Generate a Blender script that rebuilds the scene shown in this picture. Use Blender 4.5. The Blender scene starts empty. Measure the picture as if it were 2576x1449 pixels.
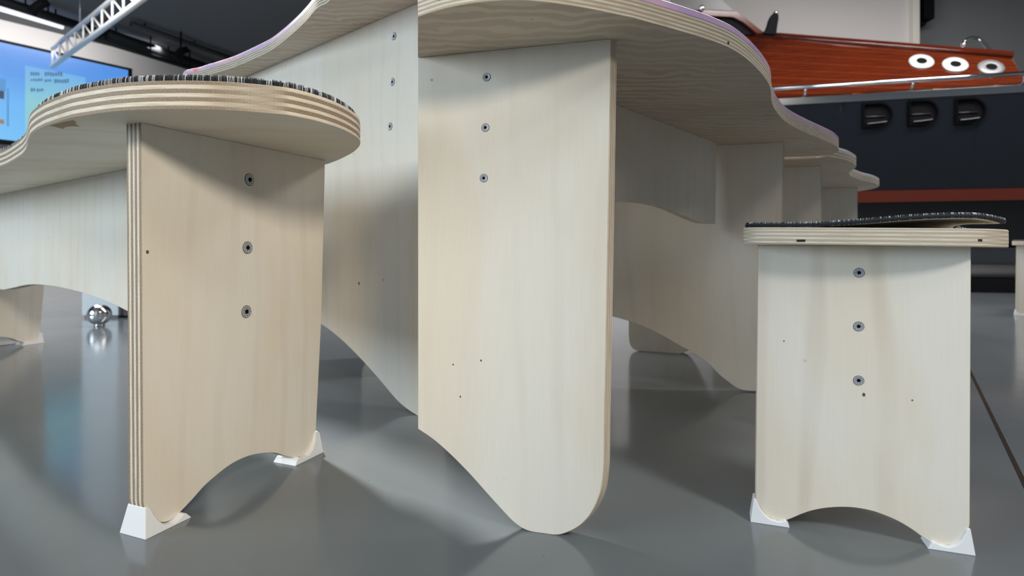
import bpy, bmesh, math, random
from mathutils import Vector, Matrix
random.seed(7)
S = bpy.context.scene
C = S.collection
# ------------------------------------------------------------------ camera
F, CX, HZ, H = 1450.0, 1288.0, 618.0, 0.38
cam = bpy.data.objects.new('camera', bpy.data.cameras.new('camera'))
C.objects.link(cam)
cam.location = (0, 0, H)
cam.rotation_euler = (math.pi / 2, 0, 0)
cam.data.sensor_width = 36
cam.data.lens = F / 2576 * 36
cam.data.shift_y = -(724.5 - HZ) / 2576
cam.data.clip_start = 0.02
cam.data.dof.use_dof = True
cam.data.dof.focus_distance = 0.86
cam.data.dof.aperture_fstop = 5.6
S.camera = cam
# ------------------------------------------------------------------ light
S.view_settings.view_transform = 'Standard'
S.view_settings.look = 'None'
S.view_settings.gamma = 1
S.view_settings.use_curve_mapping = False
S.view_settings.exposure = 0.0
W = bpy.data.worlds.new('daylight'); S.world = W
W.use_nodes = True
W.node_tree.nodes['Background'].inputs[0].default_value = (0.74, 0.88, 1.0, 1)
W.node_tree.nodes['Background'].inputs[1].default_value = 0.19
def area(name, loc, rot, sx, sy, power, col):
    l = bpy.data.lights.new(name, 'AREA'); l.shape = 'RECTANGLE'; l.size = sx; l.size_y = sy
    l.energy = power; l.color = col
    o = bpy.data.objects.new(name, l); C.objects.link(o)
    o.location = loc; o.rotation_euler = rot
    return o
def aim(loc, to):
    return (Vector(to) - Vector(loc)).to_track_quat('-Z', 'Y').to_euler()
# tall windows to the left behind the camera, ceiling lamps over the hall, added fill lights
area('window_left', (-4.6, -0.9, 1.7), aim((-4.6, -0.9, 1.7), (-0.8, 1.1, 0.5)), 3.0, 2.0, 158, (0.76, 0.90, 1.0))
area('cool_fill_front', (-1.2, -1.8, 3.35), (0, 0, 0), 3.0, 1.6, 18, (0.66, 0.86, 1.0))  # added cool overhead fill for the near table, the ceiling has no opening
area('skylight_back', (-3.0, 3.3, 3.35), (0, 0, 0), 2.0, 1.2, 90, (0.90, 0.95, 1.0))
def spot(name, loc, to, power, deg, col, r):
    l = bpy.data.lights.new(name, 'SPOT'); l.energy = power; l.spot_size = math.radians(deg); l.spot_blend = 0.6
    l.shadow_soft_size = r; l.color = col
    o = bpy.data.objects.new(name, l); C.objects.link(o); o.location = loc; o.rotation_euler = aim(loc, to)
spot('fill_spot_bench', (1.0, -2.2, 1.75), (-0.64, 0.97, 0.28), 340, 22, (1.0, 0.90, 0.74), 0.28)  # added fill spot, warms the bench's front panel, no such fitting seen
spot('fill_spot_stool', (1.9, -1.6, 2.7), (0.47, 0.74, 0.15), 340, 15, (1.0, 0.95, 0.87), 0.3)  # added spot to brighten the near stool, not a known hall lamp
spot('patch_spot_floor', (-2.0, 3.1, 3.25), (-0.12, 0.98, 0.0), 1500, 17, (1.0, 0.97, 0.92), 0.15)  # added spot with unseen source, makes the bright floor patch beside the bench
area('ceiling_light_stool', (1.5, -1.0, 3.3), (0, 0, 0), 1.2, 0.8, 25, (1.0, 0.95, 0.88))
area('ceiling_light_middle', (0.6, 2.9, 3.3), (0, 0, 0), 3.0, 0.5, 100, (1.0, 0.96, 0.92))
area('ceiling_light_boat', (3.4, 3.4, 3.3), (0, 0, 0), 2.2, 0.5, 110, (1.0, 0.97, 0.95))
area('ceiling_light_screen', (-4.2, 5.0, 3.3), (0, 0, 0), 2.6, 0.8, 150, (1.0, 0.99, 0.98))

# ------------------------------------------------------------------ projection helpers (work out real positions)
def P(px, py, Y): return Vector(((px - CX) / F * Y, Y, H - (py - HZ) / F * Y))
def ground(px, py): return P(px, py, H * F / (py - HZ))
def level(px, py, z):
    Y = (z - H) * F / (HZ - py)
    return ((px - CX) / F * Y, Y)
class Plane:
    def __init__(s, p, d):
        s.p = Vector(p); s.d = Vector(d).normalized()
        s.n = Vector((-s.d.y, s.d.x))
        if s.n.y < 0: s.n = -s.n          # pointing away from the viewer
    def s_at(s, px):
        k = (px - CX) / F
        return (k * s.p.y - s.p.x) / (s.d.x - k * s.d.y)
    def hit(s, px, py):
        t = s.s_at(px); Y = s.p.y + s.d.y * t
        return (t, H - (py - HZ) / F * Y)
    def at(s, t, z, w=0, ext=None):
        e = s.n if ext is None else ext
        q = s.p + s.d * t + e * w
        return Vector((q.x, q.y, z))
def catmull(pts, n=4, closed=False):
    out = []; m = len(pts)
    rng = range(m if closed else m - 1)
    for i in rng:
        g = (lambda j: pts[j % m]) if closed else (lambda j: pts[max(0, min(m - 1, j))])
        a, b, c, d = g(i - 1), g(i), g(i + 1), g(i + 2)
        for k in range(n):
            t = k / n
            out.append(tuple(0.5 * (2 * b[q] + (c[q] - a[q]) * t + (2 * a[q] - 5 * b[q] + 4 * c[q] - d[q]) * t * t
                       + (3 * b[q] - a[q] - 3 * c[q] + d[q]) * t ** 3) for q in range(len(b))))
    if not closed: out.append(tuple(pts[-1]))
    return out

# ------------------------------------------------------------------ materials
def srgb(r, g, b):
    f = lambda c: (c / 255 / 12.92) if c <= 10 else ((c / 255 + 0.055) / 1.055) ** 2.4
    return (f(r), f(g), f(b), 1)
class NT:
    def __init__(s, name):
        s.m = bpy.data.materials.new(name); s.m.use_nodes = True
        s.t = s.m.node_tree; s.b = s.t.nodes['Principled BSDF']
    def n(s, typ, **kw):
        nd = s.t.nodes.new(typ)
        for k, v in kw.items():
            if isinstance(v, bpy.types.NodeSocket): s.t.links.new(v, nd.inputs[k])
            elif k in nd.inputs.keys(): nd.inputs[k].default_value = v
            else: setattr(nd, k, v)
        return nd
    def link(s, a, b): s.t.links.new(a, b)
    def mix(s, fac, a, b, mode='MIX'):
        nd = s.t.nodes.new('ShaderNodeMix'); nd.data_type = 'RGBA'; nd.blend_type = mode
        for i, v in ((0, fac), (6, a), (7, b)):
            if isinstance(v, bpy.types.NodeSocket): s.link(v, nd.inputs[i])
            else: nd.inputs[i].default_value = v
        return nd.outputs[2]
    def ramp(s, fac, stops):
        nd = s.t.nodes.new('ShaderNodeValToRGB'); s.link(fac, nd.inputs[0])
        e = nd.color_ramp.elements
        while len(e) < len(stops): e.new(0.5)
        for x, (p, c) in zip(e, stops): x.position = p; x.color = c if len(c) == 4 else (*c, 1)
        return nd.outputs[0]
    def noise(s, vec, scale, detail=3, rough=0.5, dist=0.0):
        nd = s.n('ShaderNodeTexNoise', Scale=scale, Detail=detail, Roughness=rough, Distortion=dist)
        s.link(vec, nd.inputs['Vector']); return nd.outputs['Fac']
    def uv(s, scale=(1, 1, 1), loc=(0, 0, 0), out='UV', rot=(0, 0, 0)):
        tc = s.t.nodes.new('ShaderNodeTexCoord'); mp = s.t.nodes.new('ShaderNodeMapping')
        s.link(tc.outputs[out], mp.inputs[0]); mp.inputs['Scale'].default_value = scale
        mp.inputs['Location'].default_value = loc; mp.inputs['Rotation'].default_value = rot
        return mp.outputs[0]
    def bump(s, h, strength, dist=0.001):
        nd = s.n('ShaderNodeBump', Strength=strength, Distance=dist); s.link(h, nd.inputs['Height'])
        s.link(nd.outputs[0], s.b.inputs['Normal'])
    def base(s, col): s.link(col, s.b.inputs['Base Color'])
def plain(name, col, rough=0.5, metal=0.0, **kw):
    k = NT(name); k.b.inputs['Base Color'].default_value = col
    k.b.inputs['Roughness'].default_value = rough; k.b.inputs['Metallic'].default_value = metal
    for a, v in kw.items(): k.b.inputs[a.replace('_', ' ')].default_value = v
    # faint surface variation keeps every material procedural
    nz = k.noise(k.uv(out='Object'), 60, 2)
    k.bump(nz, 0.03, 0.0005)
    return k.m
def wood_face(name, vertical=True, base=(231, 226, 216), tint=(228, 217, 200), lines=0.07, seed=0.0, line_scale=5, thin=0.72):
    k = NT(name)
    a, c = (1.0, 0.4) if vertical else (0.4, 1.0)
    v = k.uv((a, c, 1), (seed, seed * 1.7, seed))
    big = k.noise(v, 5, 3, 0.55, 0.6)
    col = k.mix(k.ramp(big, [(0.42, (0, 0, 0)), (0.72, (1, 1, 1))]), srgb(*base), srgb(*tint))
    col_n = col
    # contour-like annual rings
    w = k.n('ShaderNodeTexWave', wave_type='BANDS', bands_direction='X' if vertical else 'Y', Scale=line_scale, Distortion=9.0, Detail=3.0)
    w.inputs['Detail Scale'].default_value = 1.2
    k.link(k.uv((a, c * 0.45, 1), (seed * 2, 0.3, 0)), w.inputs['Vector'])
    lf = k.ramp(w.outputs['Fac'], [(thin, (0, 0, 0)), (min(1.0, thin + 0.25), (1, 1, 1))])
    fade = k.ramp(k.noise(k.uv((1, 1, 1), (seed + 3, 1, 0)), 4, 2), [(0.35, (0.25, 0.25, 0.25)), (0.65, (1, 1, 1))])
    mm = k.n('ShaderNodeMath', operation='MULTIPLY'); k.link(lf, mm.inputs[0]); k.link(fade, mm.inputs[1])
    m2 = k.n('ShaderNodeMath', operation='MULTIPLY'); k.link(mm.outputs[0], m2.inputs[0]); m2.inputs[1].default_value = lines
    col_n = k.mix(m2.outputs[0], col_n, srgb(150, 120, 90))
    # fine fibres
    fb = k.noise(k.uv((320 if vertical else 14, 14 if vertical else 320, 1)), 1, 2)
    col_n = k.mix(k.ramp(fb, [(0.35, (0, 0, 0)), (0.7, (0.06, 0.06, 0.06))]), col_n, srgb(196, 176, 150))
    # pin knots
    vo = k.n('ShaderNodeTexVoronoi', Scale=17.0); k.link(k.uv((1, 1, 1), (seed, seed, 0)), vo.inputs['Vector'])
    dot = k.ramp(vo.outputs['Distance'], [(0.02, (1, 1, 1)), (0.045, (0, 0, 0))])
    rnd = k.n('ShaderNodeSeparateColor'); k.link(vo.outputs['Color'], rnd.inputs[0])
    sel = k.ramp(rnd.outputs[0], [(0.62, (0, 0, 0)), (0.9, (0.75, 0.75, 0.75))])
    md = k.n('ShaderNodeMath', operation='MULTIPLY'); k.link(dot, md.inputs[0]); k.link(sel, md.inputs[1])
    col_n = k.mix(md.outputs[0], col_n, srgb(120, 92, 66))
    k.base(col_n)
    k.b.inputs['Roughness'].default_value = 0.5
    k.b.inputs['Specular IOR Level'].default_value = 0.35
    k.bump(fb, 0.12, 0.0004)
    return k.m
def wood_edge(name, g, pale=0.0):
    """edge of one veneer: long grain is pale, end grain is dark and speckled; g = grain direction"""
    k = NT(name)
    ge = k.n('ShaderNodeNewGeometry')
    dp = k.n('ShaderNodeVectorMath', operation='DOT_PRODUCT'); k.link(ge.outputs['Normal'], dp.inputs[0]); dp.inputs[1].default_value = (g[0], g[1], 0)
    ab = k.n('ShaderNodeMath', operation='ABSOLUTE'); k.link(dp.outputs['Value'], ab.inputs[0])
    endg = k.ramp(ab.outputs[0], [(0.45, (0, 0, 0)), (0.85, (1, 1, 1))])
    sp = k.noise(k.uv((700, 900, 1)), 1, 3, 0.7)
    spf = k.ramp(sp, [(0.3, srgb(92, 78, 64)), (0.5, srgb(142, 124, 104)), (0.72, srgb(196, 182, 162))])
    lg = k.noise(k.uv((24, 500, 1)), 1, 3, 0.6)
    lgf = k.ramp(lg, [(0.3, srgb(196, 180, 158)), (0.55, srgb(224, 214, 198)), (0.8, srgb(232, 224, 212))])
    if pale: spf = k.mix(pale, spf, srgb(206, 192, 170))
    k.base(k.mix(endg, lgf, spf))
    k.b.inputs['Roughness'].default_value = 0.65
    k.bump(sp, 0.35, 0.0006)
    return k.m
M = {}
M['face'] = wood_face('birch_face', True, seed=0.3)
M['face2'] = wood_face('birch_face_streaked', True, tint=(228, 215, 195), lines=0.18, seed=2.1, line_scale=3.2)
M['under'] = wood_face('ash_face_lined', False, base=(216, 204, 186), tint=(204, 188, 166), lines=0.36, seed=1.2, line_scale=26, thin=0.3)
M['seatface'] = wood_face('birch_seat_face', False, base=(238, 228, 210), tint=(228, 213, 189), lines=0.12, seed=4.2)
white_plastic = plain('white_printed_plastic', srgb(232, 234, 238), 0.45)
chrome = plain('chrome', (0.75, 0.76, 0.78, 1), 0.12, 1.0)
steel = plain('screw_steel', (0.50, 0.52, 0.55, 1), 0.35, 0.35)
dark = plain('screw_recess_black', (0.004, 0.004, 0.005, 1), 0.7, 0.0, Specular_IOR_Level=0.1)
black = plain('black_plastic', (0.006, 0.006, 0.008, 1), 0.7, 0.0, Specular_IOR_Level=0.1)
def fabric():
    k = NT('dark_denim_felt')
    n = k.noise(k.uv((1, 1, 1)), 900, 3, 0.7)
    k.base(k.ramp(n, [(0.3, srgb(18, 20, 26)), (0.6, srgb(38, 42, 50)), (0.85, srgb(86, 90, 98))]))
    k.b.inputs['Roughness'].default_value = 0.95
    k.bump(n, 0.6, 0.002)
    return k.m
M['fabric'] = fabric()
def thread():
    k = NT('overlock_thread')
    g = k.n('ShaderNodeNewGeometry')
    k.base(k.ramp(g.outputs['Random Per Island'], [(0.0, srgb(22, 25, 32)), (0.5, srgb(60, 66, 76)), (0.72, srgb(150, 155, 162)), (1.0, srgb(226, 228, 232))]))
    k.b.inputs['Roughness'].default_value = 0.9
    return k.m
M['thread'] = thread()
M['backing'] = plain('cream_felt_backing', srgb(244, 240, 230), 0.95)
def paint():
    k = NT('pink_lilac_paint')
    n = k.noise(k.uv((1, 1, 1), out='Object'), 9, 2, 0.5)
    c = k.ramp(n, [(0.35, srgb(206, 178, 222)), (0.5, srgb(222, 190, 226)), (0.6, srgb(240, 196, 214)), (0.68, srgb(244, 130, 168)), (0.73, srgb(222, 196, 226)), (0.85, srgb(196, 208, 226))])
    k.base(c); k.b.inputs['Roughness'].default_value = 0.35
    return k.m
M['paint'] = paint()
M['whitepaint'] = plain('white_paint', srgb(238, 230, 232), 0.35)

# ------------------------------------------------------------------ object helpers
def tag(o, label=None, cat=None, group=None, kind=None):
    for k, v in (('label', label), ('category', cat), ('group', group), ('kind', kind)):
        if v: o[k] = v
    return o
def thing(name, loc, label, cat, group=None):
    o = bpy.data.objects.new(name, None); C.objects.link(o); o.location = loc
    o.empty_display_size = 0.05
    return tag(o, label, cat, group)
def root_loc(o):
    while o.parent: o = o.parent
    return o.location.copy()
def obj(name, bm, mats, parent=None, origin=None):
    """world-space bmesh -> object; parented objects are stored relative to their thing's base"""
    off = root_loc(parent) if parent else Vector(origin or (0, 0, 0))
    bmesh.ops.translate(bm, verts=bm.verts, vec=-off)
    me = bpy.data.meshes.new(name); bm.to_mesh(me); bm.free()
    for m in (mats if isinstance(mats, (list, tuple)) else [mats]): me.materials.append(m)
    o = bpy.data.objects.new(name, me); C.objects.link(o)
    if parent: o.parent = parent
    else: o.location = off
    return o
def ccw(pts):
    a = sum(pts[i - 1][0] * pts[i][1] - pts[i][0] * pts[i - 1][1] for i in range(len(pts)))
    return list(pts) if a > 0 else list(reversed(pts))
def offset(pts, d):
    n = len(pts); out = []
    for i in range(n):
        p0, p, p1 = Vector(pts[i - 1][:2]), Vector(pts[i][:2]), Vector(pts[(i + 1) % n][:2])
        a, b = (p - p0), (p1 - p)
        if a.length < 1e-9 or b.length < 1e-9: out.append(tuple(p)); continue
        a.normalize(); b.normalize()
        na, nb = Vector((a.y, -a.x)), Vector((b.y, -b.x))
        m = na + nb
        if m.length < 1e-6: m = na
        m.normalize(); k = d / max(0.35, m.dot(na))
        q = p + m * k; out.append((q.x, q.y))
    return out
def slab(outline, fn, t, layers=1, ch=0.0007, jit=0.00012, bm=None, rnd=True):
    """outline (u,v) extruded along w from 0 to t; material 0 = faces, 1/2 = alternating veneer edges"""
    bm = bm or bmesh.new()
    uvl = bm.loops.layers.uv.verify()
    o = ccw(outline); n = len(o)
    arc = [0.0]
    for i in range(n): arc.append(arc[-1] + math.dist(o[i], o[(i + 1) % n]))
    rings = []     # (w, offset, material of the band that starts here)
    rings.append((0, -ch, 1))
    for L in range(layers):
        mt = 1 + (L % 2); j = random.uniform(-jit, jit) if rnd else 0
        a, b = t * L / layers, t * (L + 1) / layers
        rings.append((a + (ch if L == 0 else 0), j, mt)); rings.append((b - (ch if L == layers - 1 else 0), j, mt))
    rings.append((t, -ch, 1))
    vs = []
    for w, d, m in rings:
        q = offset(o, d) if d else o
        vs.append([bm.verts.new(fn(q[i][0], q[i][1], w)) for i in range(n)])
    for r in range(len(rings) - 1):
        if abs(rings[r][0] - rings[r + 1][0]) < 1e-9 and abs(rings[r][1] - rings[r + 1][1]) < 1e-9: continue
        for i in range(n):
            j = (i + 1) % n
            f = bm.faces.new((vs[r][i], vs[r][j], vs[r + 1][j], vs[r + 1][i]))
            f.material_index = rings[r][2] if r else 1; f.smooth = True
            for lp, (x, y) in zip(f.loops, ((arc[i], rings[r][0]), (arc[i + 1], rings[r][0]), (arc[i + 1], rings[r + 1][0]), (arc[i], rings[r + 1][0]))):
                lp[uvl].uv = (x, y)
    for ring, rev in ((vs[0], True), (vs[-1], False)):
        f = bm.faces.new(list(reversed(ring)) if rev else ring); f.material_index = 0
        src = list(reversed(o)) if rev else o
        for lp, p in zip(f.loops, src): lp[uvl].uv = (p[0], p[1])
    for ring in vs:
        for i in range(n):
            e = bm.edges.get((ring[i], ring[(i + 1) % n]))
            if e: e.smooth = False
    # sharp corners stay sharp along the extrusion
    for i in range(n):
        a = Vector(o[i]) - Vector(o[i - 1]); b = Vector(o[(i + 1) % n]) - Vector(o[i])
        if a.length > 1e-9 and b.length > 1e-9 and a.angle(b) > 0.6:
            for r in range(len(vs) - 1):
                e = bm.edges.get((vs[r][i], vs[r + 1][i]))
                if e: e.smooth = False
    bmesh.ops.recalc_face_normals(bm, faces=bm.faces)
    return bm
def tube(pts, r, seg=10, bm=None, closed=False, caps=True):
    bm = bm or bmesh.new(); pts = [Vector(p) for p in pts]; n = len(pts)
    prev = None; rings = []
    for i, p in enumerate(pts):
        if closed: d = pts[(i + 1) % n] - pts[i - 1]
        else: d = pts[min(n - 1, i + 1)] - pts[max(0, i - 1)]
        d.normalize()
        if prev is None:
            a = Vector((0, 0, 1)) if abs(d.z) < 0.9 else Vector((1, 0, 0))
            x = d.cross(a).normalized()
        else: x = (prev - d * prev.dot(d)).normalized()
        prev = x; y = d.cross(x); rr = r[i] if isinstance(r, (list, tuple)) else r
        rings.append([bm.verts.new(p + (x * math.cos(2 * math.pi * k / seg) + y * math.sin(2 * math.pi * k / seg)) * rr) for k in range(seg)])
    for i in range(n if closed else n - 1):
        a, b = rings[i], rings[(i + 1) % n]
        for k in range(seg):
            f = bm.faces.new((a[k], a[(k + 1) % seg], b[(k + 1) % seg], b[k])); f.smooth = True
    if not closed and caps:
        bm.faces.new(list(reversed(rings[0]))); bm.faces.new(rings[-1])
    return bm
def box(x0, x1, y0, y1, z0, z1, bm=None, bev=0.0, mat4=None):
    bm = bm or bmesh.new(); b2 = bmesh.new()
    bmesh.ops.create_cube(b2, size=1)
    for v in b2.verts:
        v.co = Vector(((x0 + x1) / 2 + v.co.x * (x1 - x0), (y0 + y1) / 2 + v.co.y * (y1 - y0), (z0 + z1) / 2 + v.co.z * (z1 - z0)))
    if bev: bmesh.ops.bevel(b2, geom=list(b2.edges), offset=bev, segments=2, affect='EDGES', profile=0.5)
    if mat4: bmesh.ops.transform(b2, matrix=mat4, verts=b2.verts)
    me = bpy.data.meshes.new('tmp'); b2.to_mesh(me); b2.free(); bm.from_mesh(me); bpy.data.meshes.remove(me)
    return bm
def revolve(prof, seg=24, bm=None, m4=None):
    bm = bm or bmesh.new(); rings = []
    for r, z in prof:
        rings.append([bm.verts.new((m4 or Matrix()) @ Vector((r * math.cos(2 * math.pi * k / seg), r * math.sin(2 * math.pi * k / seg), z))) for k in range(seg)])
    for a, b in zip(rings, rings[1:]):
        for k in range(seg):
            f = bm.faces.new((a[k], a[(k + 1) % seg], b[(k + 1) % seg], b[k])); f.smooth = True
    bm.faces.new(list(reversed(rings[0]))); bm.faces.new(rings[-1])
    bmesh.ops.recalc_face_normals(bm, faces=bm.faces)
    return bm

# ------------------------------------------------------------------ the room
def floor_mat():
    k = NT('grey_polished_floor')
    v = k.uv(out='Object')
    n = k.noise(v, 1.6, 4, 0.55)
    c = k.ramp(n, [(0.3, srgb(99, 105, 109)), (0.7, srgb(109, 115, 119))])
    vo = k.n('ShaderNodeTexVoronoi', Scale=22.0); k.link(v, vo.inputs['Vector'])
    sc = k.n('ShaderNodeSeparateColor'); k.link(vo.outputs['Color'], sc.inputs[0])
    d = k.ramp(vo.outputs['Distance'], [(0.025, (1, 1, 1)), (0.04, (0, 0, 0))])
    s = k.ramp(sc.outputs[0], [(0.7, (0, 0, 0)), (0.95, (0.8, 0.8, 0.8))])
    md = k.n('ShaderNodeMath', operation='MULTIPLY'); k.link(d, md.inputs[0]); k.link(s, md.inputs[1])
    k.base(k.mix(md.outputs[0], c, srgb(60, 56, 52)))
    r = k.noise(v, 7, 4, 0.6)
    mr = k.n('ShaderNodeMapRange'); k.link(r, mr.inputs[0]); mr.inputs[3].default_value = 0.10; mr.inputs[4].default_value = 0.18
    k.link(mr.outputs[0], k.b.inputs['Roughness'])
    k.b.inputs['Specular IOR Level'].default_value = 0.75
    k.bump(k.noise(v, 5, 2), 0.06, 0.004)
    return k.m
def struct(name, bm, m, label, cat, origin=(0, 0, 0)):
    return tag(obj(name, bm, m, None, origin), label, cat, kind='structure')
def quadwall(a, b, z0, z1, th):
    a, b = Vector(a), Vector(b); d = (b - a).normalized(); n = Vector((-d.y, d.x))
    if n.y < 0: n = -n
    bm = bmesh.new()
    q = [a, b, b + n * th, a + n * th]
    lo = [bm.verts.new((p.x, p.y, z0)) for p in q]; hi = [bm.verts.new((p.x, p.y, z1)) for p in q]
    bm.faces.new(list(reversed(lo))); bm.faces.new(hi)
    for i in range(4): bm.faces.new((lo[i], lo[(i + 1) % 4], hi[(i + 1) % 4], hi[i]))
    bmesh.ops.recalc_face_normals(bm, faces=bm.faces)
    return bm
CEIL = 3.4
struct('floor', box(-12, 9, -5, 14, -0.1, 0.0), floor_mat(), 'polished grey resin floor with faint specks', 'floor')
wall_white = plain('warm_white_wall', srgb(214, 208, 204), 0.8)
wall_grey = plain('grey_wall', srgb(122, 124, 125), 0.8)
ceil_m = plain('dark_grey_ceiling', srgb(112, 112, 114), 0.8)
struct('ceiling', box(-12, 9, -2.5, 14, CEIL, CEIL + 0.1), ceil_m, 'dark grey hall ceiling above the screen', 'ceiling')
SW = Plane((-1288 / F * 7.5, 7.5), (0.584, 0.812))            # plane of the screen
wl = Plane(SW.p + SW.n * 0.25, SW.d)
a = wl.p - wl.d * 5.5; b = wl.p + wl.d * 6.6
struct('wall_left', quadwall(a, b, 0, CEIL, 0.1), wall_white, 'white wall behind the large blue screen', 'wall')
struct('wall_back', quadwall((b.x, b.y), (1.5, b.y), 0, CEIL, 0.1), wall_white, 'plain back wall of the hall behind the tables', 'wall')
struct('wall_back_right', quadwall((1.0, 5.95), (P(2290, 0, 5.95).x, 5.95), 0, CEIL, 0.1), wall_white, 'white wall panel above the wooden boat', 'wall')
struct('wall_right', quadwall((P(2300, 0, 6.2).x, 6.2), (9, 6.2), 0, CEIL, 0.1), wall_grey, 'grey wall at the right behind the boat', 'wall')
struct('wall_far_right', box(8.9, 9.0, -5, 6.2, 0, CEIL), wall_white, 'white side wall closing the hall at far right', 'wall')
pl = P(2290, 0, 5.93)
struct('trim_1', box(pl.x, pl.x + 0.065, 5.88, 6.28, 0, CEIL, bev=0.006), plain('cream_post', srgb(222, 216, 206), 0.6), 'cream corner post ending the white wall panel', 'trim')
# expansion joint in the floor
g0, g1 = ground(2443, 940), ground(2576, 1215)
d = (g1 - g0).normalized(); q0, q1 = g0 - d * 1.6, g1 + d * 0.5; nn = Vector((-d.y, d.x, 0)) * 0.0036
bm = bmesh.new()
lo = [q0 - nn, q1 - nn, q1 + nn, q0 + nn]
f0 = [bm.verts.new((p.x, p.y, -0.004)) for p in lo]; f1 = [bm.verts.new((p.x, p.y, 0.0008)) for p in lo]
bm.faces.new(f1); bm.faces.new(list(reversed(f0)))
for i in range(4): bm.faces.new((f0[i], f0[(i + 1) % 4], f1[(i + 1) % 4], f1[i]))
bmesh.ops.recalc_face_normals(bm, faces=bm.faces)
struct('trim_2', bm, plain('dark_joint_sealant', srgb(40, 30, 24), 0.8, 0.0, Specular_IOR_Level=0.1), 'dark sealant joint running across the grey floor', 'floor joint')

# ------------------------------------------------------------------ shared furniture pieces
def screw_mesh(R):
    bm = bmesh.new(); n = 36
    def star(k, r, d): 
        a = 2 * math.pi * k / n
        return r * (1 + d * math.cos(6 * a))
    loops = [(1.07, 0, -0.02, 1), (1.06, 0, 0.03, 1), (1.0, 0, 0.02, 1), (0.98, 0, 0.13, 0), (0.78, 0.03, 0.12, 0), (0.60, 0.06, 0.09, 0), (0.40, 0.18, 0.085, 0), (0.37, 0.2, 0.03, 1)]
    rings = [[bm.verts.new((R * star(k, r, d) * math.cos(2 * math.pi * k / n), R * star(k, r, d) * math.sin(2 * math.pi * k / n), R * z)) for k in range(n)] for r, d, z, m in loops]
    for i in range(len(rings) - 1):
        for k in range(n):
            f = bm.faces.new((rings[i][k], rings[i][(k + 1) % n], rings[i + 1][(k + 1) % n], rings[i + 1][k]))
            f.material_index = loops[i + 1][3] if i != 6 else 1
            if i == 4 and k % 4 == 0: f.material_index = 1
    f = bm.faces.new(rings[-1]); f.material_index = 1
    bmesh.ops.recalc_face_normals(bm, faces=bm.faces)
    if f.normal.z < 0: bmesh.ops.reverse_faces(bm, faces=bm.faces)
    me = bpy.data.meshes.new('screw'); bm.to_mesh(me); bm.free()
    me.materials.append(steel); me.materials.append(dark)
    return me
SM = {}
def screw(parent, pl, px, py, R):
    if R not in SM: SM[R] = screw_mesh(R)
    s, z = pl.hit(px, py)
    o = bpy.data.objects.new('screw', SM[R]); C.objects.link(o); o.parent = parent
    nrm = Vector((-pl.n.x, -pl.n.y, 0)); up = Vector((0, 0, 1)); x = up.cross(nrm)
    m = Matrix((x, up, nrm)).transposed().to_4x4() @ Matrix.Rotation(random.uniform(0, 6), 4, 'Z')
    m.translation = pl.at(s, z, -0.0001) - root_loc(parent)
    o.matrix_local = m
def foot(parent, pl, poly, t, ext=None, wall=0.003, flare=0.008):
    """white printed cup that grips the rounded corner of a leg panel; poly = (s,z) seen from the front"""
    hmax = max(z for s, z in poly)
    e = pl.n
    def fn(u, v, w):
        g = wall + flare * (1 - v / hmax)
        return pl.at(u, v, -g if w < 0.5 else t + g)
    bm = bmesh.new(); o = ccw(poly); n = len(o)
    fr = [bm.verts.new(fn(*p, 0)) for p in o]; bk = [bm.verts.new(fn(*p, 1)) for p in o]
    bm.faces.new(list(reversed(fr))); bm.faces.new(bk)
    for i in range(n): bm.faces.new((fr[i], fr[(i + 1) % n], bk[(i + 1) % n], bk[i]))
    bmesh.ops.recalc_face_normals(bm, faces=bm.faces)
    bmesh.ops.bevel(bm, geom=[x for x in bm.edges if x.calc_face_angle(0) > 0.5], offset=0.0009, segments=2, affect='EDGES', profile=0.5)
    for f in bm.faces: f.smooth = False
    return tag(obj('foot_cap', bm, white_plastic, parent), 'white plastic foot cap')
def stitches(parent, rim, step, r, h, name='overlock_stitching'):
    """small thread loops over the rim of a pad; rim = closed list of (Vector position, outward Vector)"""
    bm = bmesh.new(); acc = 0.0; n = len(rim)
    for i in range(n):
        p, o = rim[i]; p1, o1 = rim[(i + 1) % n]
        L = (p1 - p).length
        while acc < L:
            k = acc / L; q = p.lerp(p1, k); out = o.lerp(o1, k).normalized(); tng = (p1 - p).normalized()
            lean = tng * random.uniform(-0.5, 0.9) * step; up = Vector((0, 0, 1))
            ln = random.uniform(0.8, 1.3)
            pts = [q - up * h * 0.45 + out * r * 0.6, q + out * r * 1.6 + up * h * 0.1 + lean * 0.3, q + up * h * 0.62 + out * r * 0.5 + lean * 0.7, q + up * h * 0.72 - out * h * 0.7 * ln + lean]
            tube(pts, r * random.uniform(0.75, 1.1), 4, bm)
            acc += step * random.uniform(0.8, 1.2)
        acc -= L
    o = obj(name, bm, M['thread'], parent); o['kind'] = 'stuff'
    o['label'] = 'black and white overlock stitching round the rim'
    return o
def leg_panel(name, parent, pl, outline, t, mats, layers=7, ext=None):
    e = pl.n if ext is None else ext
    return obj(name, slab(outline, lambda u, v, w: pl.at(u, v, w, e), t, layers), mats, parent)

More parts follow.
